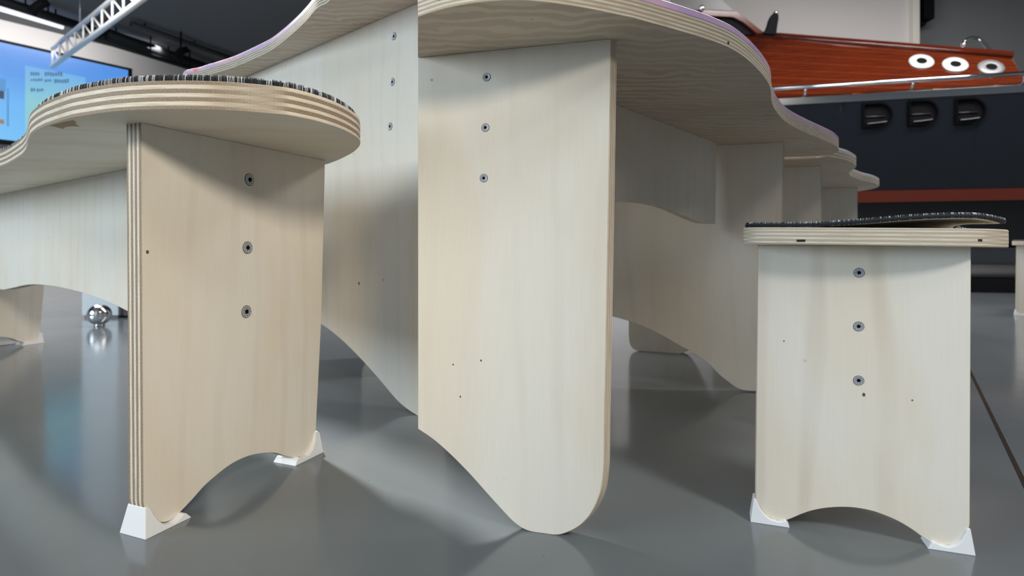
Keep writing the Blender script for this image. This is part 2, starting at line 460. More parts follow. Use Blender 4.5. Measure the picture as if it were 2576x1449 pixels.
# ------------------------------------------------------------------ left bench
BZ, BT = 0.540, 0.034
fl, fr = ground(357, 1352), ground(800, 1137)
LB = Plane((fl.x, fl.y), (fr.x - fl.x, fr.y - fl.y))
edgeA = wood_edge('veneer_edge_long', (0.372, 0.928)); edgeB = wood_edge('veneer_edge_cross', (-0.928, 0.372))
bench = thing('bench', (-1.16, 1.50, 0), 'pale plywood bench with wavy seat and white foot caps, nearest at left', 'bench')
hit = LB.hit
arch = catmull([hit(*p) for p in [(360, 1262), (364, 1280), (381, 1300), (393, 1309), (409.6, 1314), (428, 1309), (445, 1297), (459, 1283), (486, 1254.5), (514, 1223), (542, 1198), (570.5, 1175.5), (598.7, 1158.5), (627, 1147), (655, 1141), (683, 1139), (700, 1141), (717, 1147), (738, 1151), (757, 1148), (775, 1138), (788, 1120), (794, 1100)]], 4)
s0, s1 = hit(355, 600)[0], hit(809, 600)[0]
outl = arch + [(s1, 0.25), (hit(818, 403)[0], BZ), (hit(354, 304)[0], BZ)]
BTH = 0.028
lp = leg_panel('leg_panel', bench, LB, outl, BTH, [M['face'], edgeA, edgeB], 7)
for q in ((628, 452), (623, 623), (620, 784)): screw(lp, LB, *q, 0.0092)
def to_sz(pl, pts): return [(pl.hit(*p)[0], max(0.0, pl.hit(*p)[1])) for p in pts]
z4 = lambda x, y: (260 + x / 3.543, 1040 + y / 3.543)
def foot_poly(pl, top, bl, br):
    pts = [pl.hit(*p) for p in top]
    return [(pl.hit(*bl)[0], 0.0)] + [(pl.hit(*br)[0], 0.0)] + list(reversed(pts))
foot(lp, LB, foot_poly(LB, [z4(*p) for p in [(362, 838), (385, 832), (408, 850), (425, 895), (455, 945), (495, 975), (540, 985), (590, 970), (640, 925), (675, 885), (700, 880)]], z4(322, 1100), z4(738, 930)), BTH)
foot(lp, LB, foot_poly(LB, [z4(*p) for p in [(1690, 412), (1712, 385), (1745, 390), (1790, 370), (1835, 320), (1862, 250), (1880, 170), (1897, 155), (1915, 170)]], z4(1668, 460), z4(1920, 350)), BTH)
# long rail under the seat
ap = Plane((-0.802, 1.202), (-0.798, 0.603))
wav = [ap.hit(*p) for p in [(323, 784), (286, 765.5), (248.4, 750.6), (211, 737.6), (179, 729), (149, 722.5), (119, 718), (92, 715.8), (70, 716.5), (50, 720), (25, 725.7), (0, 728)]]
wav = [(-0.44, 0.235), (-0.3, 0.225), (-0.13, 0.228)] + wav + [(1.15, 0.262), (1.30, 0.255), (1.38, 0.25)]
rail_out = catmull(wav, 3) + [(1.38, BZ), (-0.44, BZ)]
obj('long_rail', slab(rail_out, lambda u, v, w: ap.at(u, v, w), 0.028, 5), [M['face'], edgeA, edgeB], bench)
# far leg
fb_ = ground(105, 862)
sL = LB.s_at(800)
FB = Plane(Vector((fb_.x, fb_.y)) - LB.d * sL, LB.d)
far = leg_panel('leg_panel', bench, FB, outl, BTH, [M['face'], edgeA, edgeB], 7)
for src in [c for c in lp.children if c.name.startswith('foot_cap')]:
    c = src.copy(); C.objects.link(c); c.parent = far
    dv = FB.p - LB.p; c.location = (dv.x, dv.y, 0)
# seat: seven veneers
und = [(0, 422), (18, 415), (36, 405), (54, 393.5), (63.7, 383), (67.5, 374), (69.5, 363), (72, 352), (77, 341.5), (90, 331), (108, 321), (126, 314), (152.5, 305), (179, 297.5), (215, 291), (260, 284.5), (305, 279.5), (380, 276), (430, 275), (480, 275), (546, 276.5), (612, 280), (660, 283.5), (700, 287), (736, 291.5), (772, 299), (808, 308), (843.5, 319), (870, 330), (888, 339.6), (901, 349.5), (906, 359), (904.5, 367), (897, 376), (886.5, 384.5), (870, 393.5), (852, 402), (834.5, 409), (818, 414), (770, 425), (700, 432)]
half = [level(x, y, BZ) for x, y in und]
mid = (-1.16, 1.50)
rot = lambda p: (2 * mid[0] - p[0], 2 * mid[1] - p[1])
lerp2 = lambda p, q, k: (p[0] + (q[0] - p[0]) * k, p[1] + (q[1] - p[1]) * k)
half = half + [lerp2(half[-1], rot(half[0]), k) for k in (0.2, 0.4, 0.6, 0.8, 0.92)]
half = [p for i, p in enumerate(half)]
ctrl = half + [rot(p) for p in half]
seat_outline = catmull(ctrl, 3, True)
NV = 7
seat = None
for i in range(NV):
    z0 = BZ + BT * i / NV
    o = offset(ccw(seat_outline), random.uniform(-0.0003, 0.0003))
    bm = slab(o, lambda u, v, w, z0=z0: Vector((u, v, z0 + w)), BT / NV - 0.00012, 1, 0.0002 if 0 < i < NV - 1 else 0.0006)
    e = edgeA if i % 2 == 0 else edgeB
    ob = obj('seat' if i == 0 else 'veneer', bm, [M['seatface'], e, e], seat or bench)
    if i == 0: seat = ob
# torn patch in the bottom veneer
chip = [level(*p, BZ) for p in [(126, 315.5), (152, 322), (158, 324), (165, 319), (182, 317), (200, 317.5), (190, 312), (192, 307), (184, 302.5), (160, 307)]]
obj('torn_veneer_patch', slab(chip, lambda u, v, w: Vector((u, v, BZ - 0.0004 + w)), 0.0004, 1, 0.0001), [plain('torn_veneer', srgb(178, 146, 112), 0.7)] * 3, seat)['label'] = 'torn brown patch in the bottom veneer'
kp = level(339, 262, BZ + 0.008)
# seat pad
ptop = BZ + BT + 0.001
pad_outline = offset(ccw(seat_outline), -0.007)
def pad_lift(u, v): return 0.0
pad = thing('seat_pad', (-1.16, 1.50, ptop), 'thin dark felt pad with stitched rim on the wavy bench seat', 'seat pad')
PT = 0.0065
obj('felt', slab(pad_outline, lambda u, v, w: Vector((u, v, ptop + w)), PT, 1, 0.0015), [M['fabric']] * 3, pad)
po = ccw(pad_outline); pn = offset(po, 0.01)
rim = [(Vector((a[0], a[1], ptop + PT * 0.45)), Vector((b[0] - a[0], b[1] - a[1], 0))) for a, b in zip(po, pn)]
stitches(pad, rim, 0.0021, 0.00062, PT * 1.1)

# ------------------------------------------------------------------ table tops
def tabletop(parent, outline, z0, tw, tp, mats, top_mat, layers=9, top_name='painted_top'):
    t = obj('tabletop', slab(outline, lambda u, v, w: Vector((u, v, z0 + w)), tw, layers, 0.0004), mats, parent)
    obj(top_name, slab(outline, lambda u, v, w: Vector((u, v, z0 + tw + w)), tp, 1, 0.0012), [top_mat] * 3, t)
    return t
# left table (stands behind the bench)
LTZ = 0.9225
lt = Plane((-0.2118, 1.290), (0.751, -0.660))
eA2 = wood_edge('table_edge_long', (0.751, -0.66)); eB2 = wood_edge('table_edge_cross', (0.66, 0.751))
table_l = thing('table', (-0.55, 1.75, 0), 'tall plywood table with pink top edge standing behind the bench', 'table')
curve = [(1125, 900), (1122, 980), (1112, 1025), (1098, 1048), (1080, 1055.5), (1062, 1053), (1048.7, 1045), (1023, 1028), (997, 1005), (966, 968.7), (935, 932.6), (904, 899), (868, 862.8), (831.7, 831.8), (804.8, 813.7), (770, 797), (730, 786), (690, 782), (650, 790), (620, 810), (595, 840), (575, 866), (557, 880), (540, 882), (527, 872), (521, 850), (520, 800)]
oc = catmull([(s, max(0, z)) for s, z in (lt.hit(*p) for p in curve)], 3)
oc += [(lt.s_at(520), LTZ), (lt.s_at(1125), LTZ)]
lpan = leg_panel('leg_panel', table_l, lt, oc, 0.024, [M['face'], eA2, eB2], 7)
for q in ((991, 91), (987, 206), (981, 318)): screw(lpan, lt, *q, 0.0088)
# cross rail and the second leg under it
lt2 = Plane(lt.p + lt.n * 0.30, lt.d)
oc2 = catmull([(-0.66, 0.3), (-0.66, 0.08), (-0.645, 0.025), (-0.60, 0.0), (-0.51, 0.0), (-0.42, 0.0), (-0.375, 0.025), (-0.36, 0.08), (-0.36, 0.3)], 4) + [(-0.36, LTZ), (-0.66, LTZ)]
leg_panel('leg_panel', table_l, lt2, oc2, 0.024, [M['face'], eA2, eB2], 7)
sc = lt.s_at(985)
cr0 = lt.p + lt.d * (sc - 0.46) + lt.n * 0.024
rl = Plane(cr0, lt.n)
obj('cross_rail', slab(catmull([(0, 0.62), (0.07, 0.6), (0.14, 0.57), (0.2, 0.59), (0.276, 0.62)], 4) + [(0.276, LTZ), (0, LTZ)], lambda u, v, w: rl.at(u, v, w, lt.d), 0.024, 5), [M['face'], eA2, eB2], table_l)
und = [(828, 2), (798, 20), (771.5, 50), (745, 76), (712, 104), (679, 127.5), (645.6, 144), (612.5, 159), (579, 172), (546, 182), (505, 194), (460, 212)]
pts = [level(x, y, LTZ) for x, y in und]
pts = [(-0.16, 1.02), (-0.24, 1.08), (-0.34, 1.17)] + pts + [(-1.20, 2.25), (-1.12, 2.52), (-0.85, 2.66), (-0.6, 2.55), (-0.42, 2.35), (-0.2, 2.2), (-0.05, 1.95), (-0.08, 1.7), (0.0, 1.45), (-0.05, 1.2), (-0.1, 1.05)]
tabletop(table_l, catmull(pts, 5, True), LTZ, 0.022, 0.011, [M['under'], eA2, eB2], M['paint'], 7)

# ------------------------------------------------------------------ right table (nearest)
RTZ = 0.6445
d_row = Vector((0.61, 0.792)).normalized()
P1 = Plane((0.1275, 0.7362), (0.961, -0.275))
eA3 = wood_edge('near_table_edge_long', (0.61, 0.79), 0.5); eB3 = wood_edge('near_table_edge_cross', (0.79, -0.61), 0.5)
table_r = thing('table', (0.25, 1.25, 0), 'large low plywood table with pink painted top and rounded leg panel, nearest', 'table')
curve = [(1051, 1079), (1090, 1105.7), (1131.4, 1141.9), (1180, 1191), (1230, 1247), (1280, 1301.5), (1300.7, 1320), (1321, 1332.6), (1342, 1341), (1362.8, 1345.6), (1387.7, 1347.5), (1408, 1345), (1433, 1336.7), (1456, 1324), (1476.7, 1304.6), (1491, 1284), (1503.6, 1258), (1512, 1231), (1516.5, 1196), (1519, 1163), (1520, 1080)]
oc = catmull([(s, max(0, z)) for s, z in (P1.hit(*p) for p in curve)], 4)
oc += [P1.hit(1529, 600), (P1.s_at(1537), RTZ), (P1.s_at(1051), RTZ)]
p1 = leg_panel('leg_panel', table_r, P1, oc, 0.017, [M['face'], eA3, eB3], 7, d_row)
for q in ((1224, 194), (1221, 321), (1217, 448)): screw(p1, P1, *q, 0.0054)
P2p = Vector(level(1970, 358, RTZ))
P2 = Plane(P2p, P1.d)
curve = [(1374, 790), (1430, 783), (1490, 786), (1548, 798), (1591, 810.6), (1635, 828), (1674, 849), (1712.7, 870.6), (1747.5, 890), (1782, 915), (1809, 942), (1832.6, 961), (1852, 975), (1871, 981.5), (1887, 983.5), (1902, 983), (1920, 976), (1940, 958), (1953, 930), (1959, 890)]
oc = catmull([(s, max(0, z)) for s, z in (P2.hit(*p) for p in curve)], 4) + [(P2.s_at(1970), RTZ), (P2.s_at(1374), RTZ)]
leg_panel('leg_panel', table_r, P2, oc, 0.017, [M['face'], eA3, eB3], 7, d_row)
a0, a1 = Vector(level(1555, 265, RTZ)), Vector(level(1803, 359.5, RTZ))
AP = Plane(a1, a0 - a1)
wv = [AP.hit(*p) for p in [(1799.6, 563), (1776, 562), (1759.5, 559), (1735, 549), (1704, 535.5), (1677, 524), (1646, 515), (1616, 510), (1583, 507), (1554, 506.5)]]
smax = (a0 - a1).length + 0.36
wv += [(wv[-1][0] + 0.12, 0.455), (wv[-1][0] + 0.24, 0.43), (smax, 0.415)]
nleft = Vector((-AP.d.y, AP.d.x))
if nleft.x > 0: nleft = -nleft
obj('long_rail', slab(catmull(wv, 4) + [(smax, RTZ), (0.0, RTZ)], lambda u, v, w: AP.at(u, v, w, nleft), 0.017, 5), [M['face'], eA3, eB3], table_r)
und = [(1051, 43), (1106, 25), (1172.5, 10.5), (1239, 3), (1305, 0.5), (1371, 5), (1437, 14), (1504, 26), (1570, 40), (1600, 47), (1666, 65), (1732.5, 84), (1782, 99.5), (1832, 119), (1864, 137.5), (1888.6, 157), (1910, 178.5), (1925, 197), (1935.7, 215), (1939.6, 232), (1940.5, 249), (1945, 267), (1958.5, 288), (1976.7, 306), (2001, 321), (2034, 336), (2068, 350), (2095, 362), (2108, 372), (2109, 380), (2098, 387), (2077, 391), (2034, 394), (1960, 395.5), (1800, 397), (1600, 398)]
pts = catmull([level(x, y, RTZ) for x, y in und], 4)
cutp = level(1051, 144, RTZ)
pts += [(0.125, 1.735), (cutp[0] + 0.02, cutp[1] + 0.06), cutp]
tabletop(table_r, pts, RTZ, 0.0225, 0.0095, [M['under'], eA3, eB3], M['paint'])
# small dark voids in ply edges and pin knots in the faces
void_m = plain('dark_void', srgb(44, 30, 22), 0.9)
def edge_void(parent, pts, px, z, w, h):
    """pts = world outline (x, y) of the slab; a dark gap let into the edge that faces the viewer"""
    best = min((abs(CX + F * p[0] / p[1] - px) / 40 + p[1], i) for i, p in enumerate(pts) if abs(CX + F * p[0] / p[1] - px) < 25)[1]
    a, b = Vector(pts[best - 1]), Vector(pts[(best + 1) % len(pts)]); t = (b - a).normalized(); n = Vector((t.y, -t.x))
    c = Vector(pts[best])
    if n.dot(c) > 0: n = -n
    bm = bmesh.new()
    v = [bm.verts.new(((c + t * (w * x) + n * y).x, (c + t * (w * x) + n * y).y, z + h * q)) for y in (0.0004, -0.003) for x, q in ((-0.5, -0.5), (0.5, -0.5), (0.5, 0.5), (-0.5, 0.5))]
    for f in ((0, 1, 2, 3), (7, 6, 5, 4), (0, 4, 5, 1), (1, 5, 6, 2), (2, 6, 7, 3), (3, 7, 4, 0)): bm.faces.new([v[k] for k in f])
    bmesh.ops.recalc_face_normals(bm, faces=bm.faces)
    obj('edge_void', bm, void_m, parent)
def knot(parent, pl, px, py, r):
    s, z = pl.hit(px, py)
    o = [(s + r * math.cos(a) * 0.8, z + r * math.sin(a) * random.uniform(0.85, 1.2)) for a in [2 * math.pi * i / 12 for i in range(12)]]
    obj('pin_knot', slab(o, lambda u, v, w: pl.at(u, v, -0.0002 + w), 0.0006, 1, 0.0001), [plain('knot_brown', srgb(112, 78, 50), 0.8)] * 3, parent)
edge_void([c for c in table_r.children if c.name.startswith('tabletop')][0], pts, 1832, RTZ + 0.006, 0.004, 0.003)
edge_void([c for c in table_r.children if c.name.startswith('tabletop')][0], pts, 1106, RTZ + 0.012, 0.003, 0.002)
for q in ((1210, 907), (1140, 917), (1158, 998)): knot(p1, P1, *q, 0.0014)
knot(lp, LB, 371, 634, 0.0026)
knot(lpan, lt, 903, 713, 0.004); knot(lpan, lt, 964, 704, 0.002)

# ------------------------------------------------------------------ second table in the row
table_2 = thing('table', (1.0, 2.25, 0), 'plywood table with white wavy top, farther back in the row', 'table')
for tp, w in (((2065, 417.5), 0.627), ((2156, 471.5), 0.62)):
    q = Vector(level(*tp, RTZ)); pp = Plane(q, P1.d)
    lobe = [(0, 0.25), (0, 0.12), (-0.008, 0.06), (-0.03, 0.018), (-0.07, 0.0), (-0.11, 0.012), (-0.15, 0.05), (-0.2, 0.11), (-0.25, 0.16), (-w / 2, 0.185)]
    lobe = lobe + [(-w + 0.26, 0.11), (-w + 0.22, 0.03), (-w + 0.18, 0.0), (-w + 0.1, 0.0), (-w + 0.03, 0.002), (-w + 0.006, 0.02), (-w, 0.06), (-w, 0.12), (-w, 0.25)]
    oc = catmull(lobe, 4) + [(-w, RTZ), (0, RTZ)]
    leg_panel('leg_panel', table_2, pp, oc, 0.017, [M['face'], eA3, eB3], 5, d_row)
q0 = Vector(level(2065, 417.5, RTZ)) - P1.d * 0.31; q1 = Vector(level(2156, 471.5, RTZ)) - P1.d * 0.31
R2 = Plane(q0, q1 - q0); L2 = (q1 - q0).length
obj('long_rail', slab(catmull([(0.015, 0.40), (0.2, 0.43), (L2 / 2, 0.46), (L2 - 0.2, 0.43), (L2, 0.40)], 4) + [(L2, RTZ), (0.015, RTZ)], lambda u, v, w: R2.at(u, v, w), 0.017, 5), [M['face'], eA3, eB3], table_2)
und = [(1500, 404), (1750, 404), (1950, 402.5), (2040, 400), (2064, 396.5), (2085, 395), (2107, 397.5), (2131.6, 403.5), (2149, 412), (2154, 417), (2151, 423), (2141, 430.5), (2136, 437), (2144, 444), (2168, 453), (2195, 459.4), (2209, 465), (2211, 469), (2198, 474.6), (2174, 479), (2140, 482), (2000, 485), (1860, 484), (1760, 470), (1640, 450), (1540, 420)]
tabletop(table_2, catmull([level(x, y, RTZ) for x, y in und], 4, True), RTZ, 0.0225, 0.009, [M['under'], eA3, eB3], M['whitepaint'], 5, 'white_top')

# ------------------------------------------------------------------ stool
sl, sr = ground(1901, 1311), ground(2441, 1392)
ST = Plane((sl.x, sl.y), (sr.x - sl.x, sr.y - sl.y))
stool = thing('stool', (sl.x, sl.y, 0), 'small plywood stool with arched leg and white foot caps, nearest at right', 'stool', 'low stools')
eA4 = wood_edge('stool_edge_long', (0.34, 0.94), 0.68); eB4 = wood_edge('stool_edge_cross', (0.94, -0.34), 0.68)
curve = [(1900.7, 1245), (1902, 1258), (1909, 1276), (1921, 1292), (1938, 1304), (1955, 1309), (1975, 1309), (1992, 1304), (2015.5, 1294), (2042.5, 1285), (2076, 1278.6), (2117, 1276), (2154, 1278), (2194, 1285.7), (2228, 1297.5), (2262, 1312.7), (2295.6, 1333), (2319, 1350), (2339.5, 1363), (2360, 1370), (2383, 1372), (2407, 1367), (2424, 1352), (2436, 1333), (2440, 1318)]
SZ = 0.381
oc = catmull([ST.hit(*p) for p in curve], 4) + [(ST.s_at(2443), SZ - 0.002), (ST.s_at(1907), SZ)]
TH = 0.018
sp_ = leg_panel('leg_panel', stool, ST, oc, TH, [M['face2'], eA4, eB4], 7)
for q in ((2161, 686), (2160, 821), (2160, 957)): screw(sp_, ST, *q, 0.0059)
z7 = lambda x, y: (1840 + x / 2.963, 960 + y / 2.963)
foot(sp_, ST, foot_poly(ST, [z7(*p) for p in [(165, 872), (182, 872), (195, 900), (215, 945), (245, 985), (290, 1018), (340, 1034), (375, 1034), (396, 1026), (408, 1030)]], z7(140, 1040), z7(432, 1080)), TH, wall=0.002, flare=0.004)
foot(sp_, ST, foot_poly(ST, [z7(*p) for p in [(1478, 1195), (1490, 1183), (1512, 1188), (1550, 1208), (1610, 1222), (1665, 1208), (1710, 1175), (1738, 1130), (1752, 1096), (1768, 1092), (1780, 1096)]], z7(1452, 1240), z7(1808, 1290)), TH, wall=0.002, flare=0.004)
so = [(-0.019, 0.05), (-0.019, 0.02), (-0.012, -0.008), (0.012, -0.024), (0.06, -0.032), (0.13, -0.034), (0.2, -0.03), (0.245, -0.022), (0.268, -0.006), (0.284, 0.025), (0.29, 0.06), (0.28, 0.11), (0.258, 0.17), (0.25, 0.22), (0.262, 0.28), (0.285, 0.33), (0.288, 0.38), (0.262, 0.42), (0.2, 0.44), (0.13, 0.442), (0.06, 0.44), (0.01, 0.425), (-0.015, 0.39), (-0.012, 0.34), (0.008, 0.28), (0.016, 0.22), (0.006, 0.15), (-0.012, 0.1)]
so = catmull(so, 4, True)
SV = Vector((0.55, 0.835)).normalized()
def st_pt(u, v, z):
    q = ST.p + ST.d * u + SV * v
    return Vector((q.x, q.y, z))
tilt = lambda u: 0.0012 - 0.0165 * u
sz0 = SZ
SEATT = 0.0225
sseat = obj('seat', slab(so, lambda u, v, w: st_pt(u, v, sz0 + tilt(u) + w), SEATT, 9, 0.0012, 0.00015), [M['seatface'], eA4, eB4], stool)
sw = [tuple(st_pt(u, v, 0).xy) for u, v in so]
for px_, w_, dz in ((2003, 0.010, 0.006), (2462, 0.005, 0.006), (2497, 0.003, 0.0055)): edge_void(sseat, sw, px_, SZ + tilt(0.1) + dz, w_, 0.0028)
knot(sp_, ST, 2173, 993, 0.0022); knot(sp_, ST, 1972, 858, 0.0011); knot(sp_, ST, 2295, 1007, 0.0011)
# back leg and rail (support the far side of the seat)
STb = Plane(ST.p + SV * 0.40, ST.d)
bk = leg_panel('leg_panel', stool, STb, oc, TH, [M['face2'], eA4, eB4], 7)
for src in [c for c in sp_.children if c.name.startswith('foot_cap')]:
    c = src.copy(); C.objects.link(c); c.parent = bk; c.location = (SV.x * 0.40, SV.y * 0.40, 0)
SR = Plane(ST.p + ST.d * 0.118 + SV * TH, SV)
obj('long_rail', slab(catmull([(0, 0.24), (0.1, 0.255), (0.19, 0.265), (0.28, 0.255), (0.382, 0.24)], 4) + [(0.382, SZ - 0.002), (0, SZ - 0.002)], lambda u, v, w: SR.at(u, v, w, ST.d), TH, 5), [M['face2'], eA4, eB4], stool)
# the stool's curling pad
def sstep(a, b, x):
    x = max(0, min(1, (x - a) / (b - a))); return x * x * (3 - 2 * x)
def lift(u, v):
    fr_ = 1 - sstep(0.08, 0.40, v)
    return fr_ * (0.0125 * sstep(0.05, 0.235, u) - 0.0045 * sstep(0.245, 0.29, u))
def make_pad(parent_thing, top):
    o = offset(ccw(so), -0.004)
    # fill the outline with a grid so that the pad can bend
    bm = bmesh.new(); uvl = bm.loops.layers.uv.verify()
    lo_, hi_ = [], []
    NR = 6
    cx = sum(p[0] for p in o) / len(o); cy = sum(p[1] for p in o) / len(o)
    T = 0.0058
    def ring(k, dz):
        r = []
        for p in o:
            u, v = cx + (p[0] - cx) * k, cy + (p[1] - cy) * k
            r.append(bm.verts.new(st_pt(u, v, top + tilt(u) + lift(u, v) + dz)))
        return r
    ks = [1, 0.97, 0.85, 0.6, 0.3, 0.05]
    tops = [ring(k, T) for k in ks]; bots = [ring(k, 0.0002) for k in ks]
    rim_mid = ring(1.012, T * 0.5)
    n = len(o)
    def strip(a, b, m):
        for i in range(n):
            f = bm.faces.new((a[i], a[(i + 1) % n], b[(i + 1) % n], b[i])); f.material_index = m; f.smooth = True
    for a, b in zip(tops, tops[1:]): strip(a, b, 0)
    for i, (a, b) in enumerate(zip(bots, bots[1:])): strip(a, b, 0 if i == 0 else 1)
    strip(tops[0], rim_mid, 0); strip(rim_mid, bots[0], 0)
    bm.faces.new(tops[-1]); f = bm.faces.new(bots[-1]); f.material_index = 1
    bmesh.ops.recalc_face_normals(bm, faces=bm.faces)
    obj('felt', bm, [M['fabric'], M['backing']], parent_thing)
    on = offset(o, 0.01)
    rim = []
    for a, b in zip(o, on):
        pa = st_pt(a[0], a[1], top + tilt(a[0]) + lift(a[0], a[1]) + T * 0.5); pb = st_pt(b[0], b[1], pa.z)
        rim.append((pa, pb - pa))
    stitches(parent_thing, rim, 0.0017, 0.00055, T * 0.95)
ptz = sz0 + SEATT
pad_s = thing('seat_pad', (sl.x, sl.y, ptz), 'dark felt pad with cream backing curling up on the near stool', 'seat pad', 'stool pads')
make_pad(pad_s, ptz)
# far stool of the same kind
def copy_tree(o, parent=None):
    c = o.copy(); C.objects.link(c); c.parent = parent
    for ch in list(o.children): copy_tree(ch, c)
    return c
fp = ground(2556, 793)
st2 = copy_tree(stool); st2.location = (fp.x, fp.y, 0); st2.rotation_euler.z = -0.2
st2['label'] = 'small plywood stool far back at the right edge, cut by the frame'
pd2 = copy_tree(pad_s); pd2.location = (fp.x, fp.y, ptz); pd2.rotation_euler.z = -0.2
pd2['label'] = 'dark felt pad on the far stool at the right edge'

# ------------------------------------------------------------------ wooden boat
BO = Plane((P(2155, 0, 4.7).x, 4.7), (0.97, -0.243))
def mahogany(name, a, b, seed=0):
    k = NT(name)
    n = k.noise(k.uv((3, 60, 1), (seed, seed, 0)), 1.5, 4, 0.6, 0.8)
    k.base(k.ramp(n, [(0.3, srgb(*a)), (0.7, srgb(*b))]))
    k.b.inputs['Roughness'].default_value = 0.16
    k.b.inputs['Coat Weight'].default_value = 0.6; k.b.inputs['Coat Roughness'].default_value = 0.05
    return k.m
mah = mahogany('varnished_mahogany', (66, 18, 4), (100, 36, 12))
mah_l = mahogany('pale_seam_wood', (168, 92, 42), (190, 110, 56), 2)
mah_d = mahogany('dark_mahogany_rim', (60, 16, 5), (88, 30, 12), 5)
hk = NT('black_hull_lacquer'); hk.b.inputs['Base Color'].default_value = (0.006, 0.007, 0.010, 1)
hk.b.inputs['Roughness'].default_value = 0.07
hk.bump(hk.noise(hk.uv((1, 1, 0.35), out='Object'), 3.5, 2, 0.5, 0.8), 0.5, 0.05)
hull_black = hk.m
boat = thing('motor_boat', (BO.at(0.6, 0).x, BO.at(0.6, 0).y + 0.5, 0), 'varnished mahogany motor boat with black hull and chrome rail', 'boat')
sa, sb = BO.s_at(1850), BO.s_at(2576) + 0.75
zs0, zs1, zb1 = 0.728, 0.822, 1.555
def prism(pl, s0, s1, z0, z1, w0, w1, parent, name, m, bev=0.004):
    bm = bmesh.new()
    qs = [pl.at(s0, z0, w0), pl.at(s1, z0, w0), pl.at(s1, z1, w0), pl.at(s0, z1, w0)]
    qb = [pl.at(s0, z0, w1), pl.at(s1, z0, w1), pl.at(s1, z1, w1), pl.at(s0, z1, w1)]
    A = [bm.verts.new(p) for p in qs]; B = [bm.verts.new(p) for p in qb]
    bm.faces.new(A); bm.faces.new(list(reversed(B)))
    for i in range(4): bm.faces.new((A[i], B[i], B[(i + 1) % 4], A[(i + 1) % 4]))
    bmesh.ops.recalc_face_normals(bm, faces=bm.faces)
    if bev: bmesh.ops.bevel(bm, geom=list(bm.edges), offset=bev, segments=2, affect='EDGES', profile=0.5)
    return obj(name, bm, m, parent)
transom = prism(BO, sa, sb, zs1, zb1, 0, 0.5, boat, 'black_transom', hull_black)
prism(BO, sa, sb, zs0, zs1, -0.012, 0.5, boat, 'wooden_strake', mah)
# hull bottom, tapering back under the strake
bm = bmesh.new()
prof = [(0.03, zs0), (0.5, zs0), (0.5, 0.36), (0.12, 0.41)]
for s in (sa, sb): 
    pass
A = [bm.verts.new(BO.at(sa, z, w)) for w, z in prof]; B = [bm.verts.new(BO.at(sb, z, w)) for w, z in prof]
bm.faces.new(A); bm.faces.new(list(reversed(B)))
for i in range(4): bm.faces.new((A[i], B[i], B[(i + 1) % 4], A[(i + 1) % 4]))
bmesh.ops.recalc_face_normals(bm, faces=bm.faces)
obj('hull_bottom', bm, plain('black_hull_bottom', (0.004, 0.004, 0.005, 1), 0.6), boat)
prism(BO, sa, sb, zb1, zb1 + 0.062, -0.006, 0.5, boat, 'steel_trim_strip', plain('brushed_trim', (0.5, 0.5, 0.5, 1), 0.18, 1.0))
# leaning planked deck
th = math.radians(36)
base_z = zb1 + 0.062
O3 = BO.at(0, base_z, 0.0); U3 = Vector((BO.d.x, BO.d.y, 0)); N3 = Vector((BO.n.x, BO.n.y, 0))
V3 = N3 * math.sin(th) + Vector((0, 0, 1)) * math.cos(th); W3 = U3.cross(V3).normalized()
if W3.y > 0: W3 = -W3          # towards the viewer
def deck(px, py):
    ray = P(px, py, 1.0) - Vector((0, 0, H)); o = Vector((0, 0, H))
    t = (O3 - o).dot(W3) / ray.dot(W3); q = o + ray * t - O3
    return (q.dot(U3), q.dot(V3))
def dpt(u, v, w=0): return O3 + U3 * u + V3 * v + W3 * w
tops = [((1890, 92), (2545, 147)), ((1905, 111.6), (2240, 133.5)), ((1923.5, 133), (2240, 151.7)), ((1934, 154), (2240, 170)), ((1943, 175), (2240, 187.6)), ((1945, 195), (2204, 204)), ((1945, 214), (2180, 219)), ((1945, 233), (2150, 235)), ((1945, 252), (2150, 252))]
def line_at(L, u):
    a, b = deck(*L[0]), deck(*L[1]); k = (u - a[0]) / (b[0] - a[0]); return a[1] + (b[1] - a[1]) * k
uL = deck(1840, 120)[0]; uR_t = deck(2545, 145)[0]; uR_b = deck(2574, 200)[0]
uR = lambda v: uR_t + (uR_b - uR_t) * max(0, min(1, 1 - v / line_at(tops[0], uR_t)))
vt = lambda u: line_at(tops[0], u)
backp = [(uL, 0), (uR_b, 0), (uR_t, vt(uR_t)), (uL, vt(uL))]
deckb = obj('deck_base', slab(backp, lambda u, v, w: dpt(u, v, -0.03 + w), 0.03, 1, 0.0005), [mah_l] * 3, boat)
us = [uL + (uR_b - uL) * i / 40 for i in range(41)]
for a, b in zip(tops, tops[1:]):
    up_, dn_ = [], []
    for u in us:
        v1 = line_at(a, u) - 0.0035; v0 = max(0.002, line_at(b, u) + 0.0035)
        if v1 - v0 > 0.004 and u <= uR((v0 + v1) / 2): up_.append((u, v1)); dn_.append((u, v0))
    if len(up_) < 2: continue
    obj('deck_plank', slab(up_ + list(reversed(dn_)), lambda u, v, w: dpt(u, v, 0.0004 + w), 0.004, 1, 0.001), [mah] * 3, deckb)
rimp = [(uL, vt(uL)), (uR_t, vt(uR_t)), (uR_t + 0.02, vt(uR_t) + 0.055), (uL, vt(uL) + 0.055)]
obj('deck_rim', slab(rimp, lambda u, v, w: dpt(u, v, -0.04 + w), 0.07, 1, 0.006), [mah_d] * 3, boat)
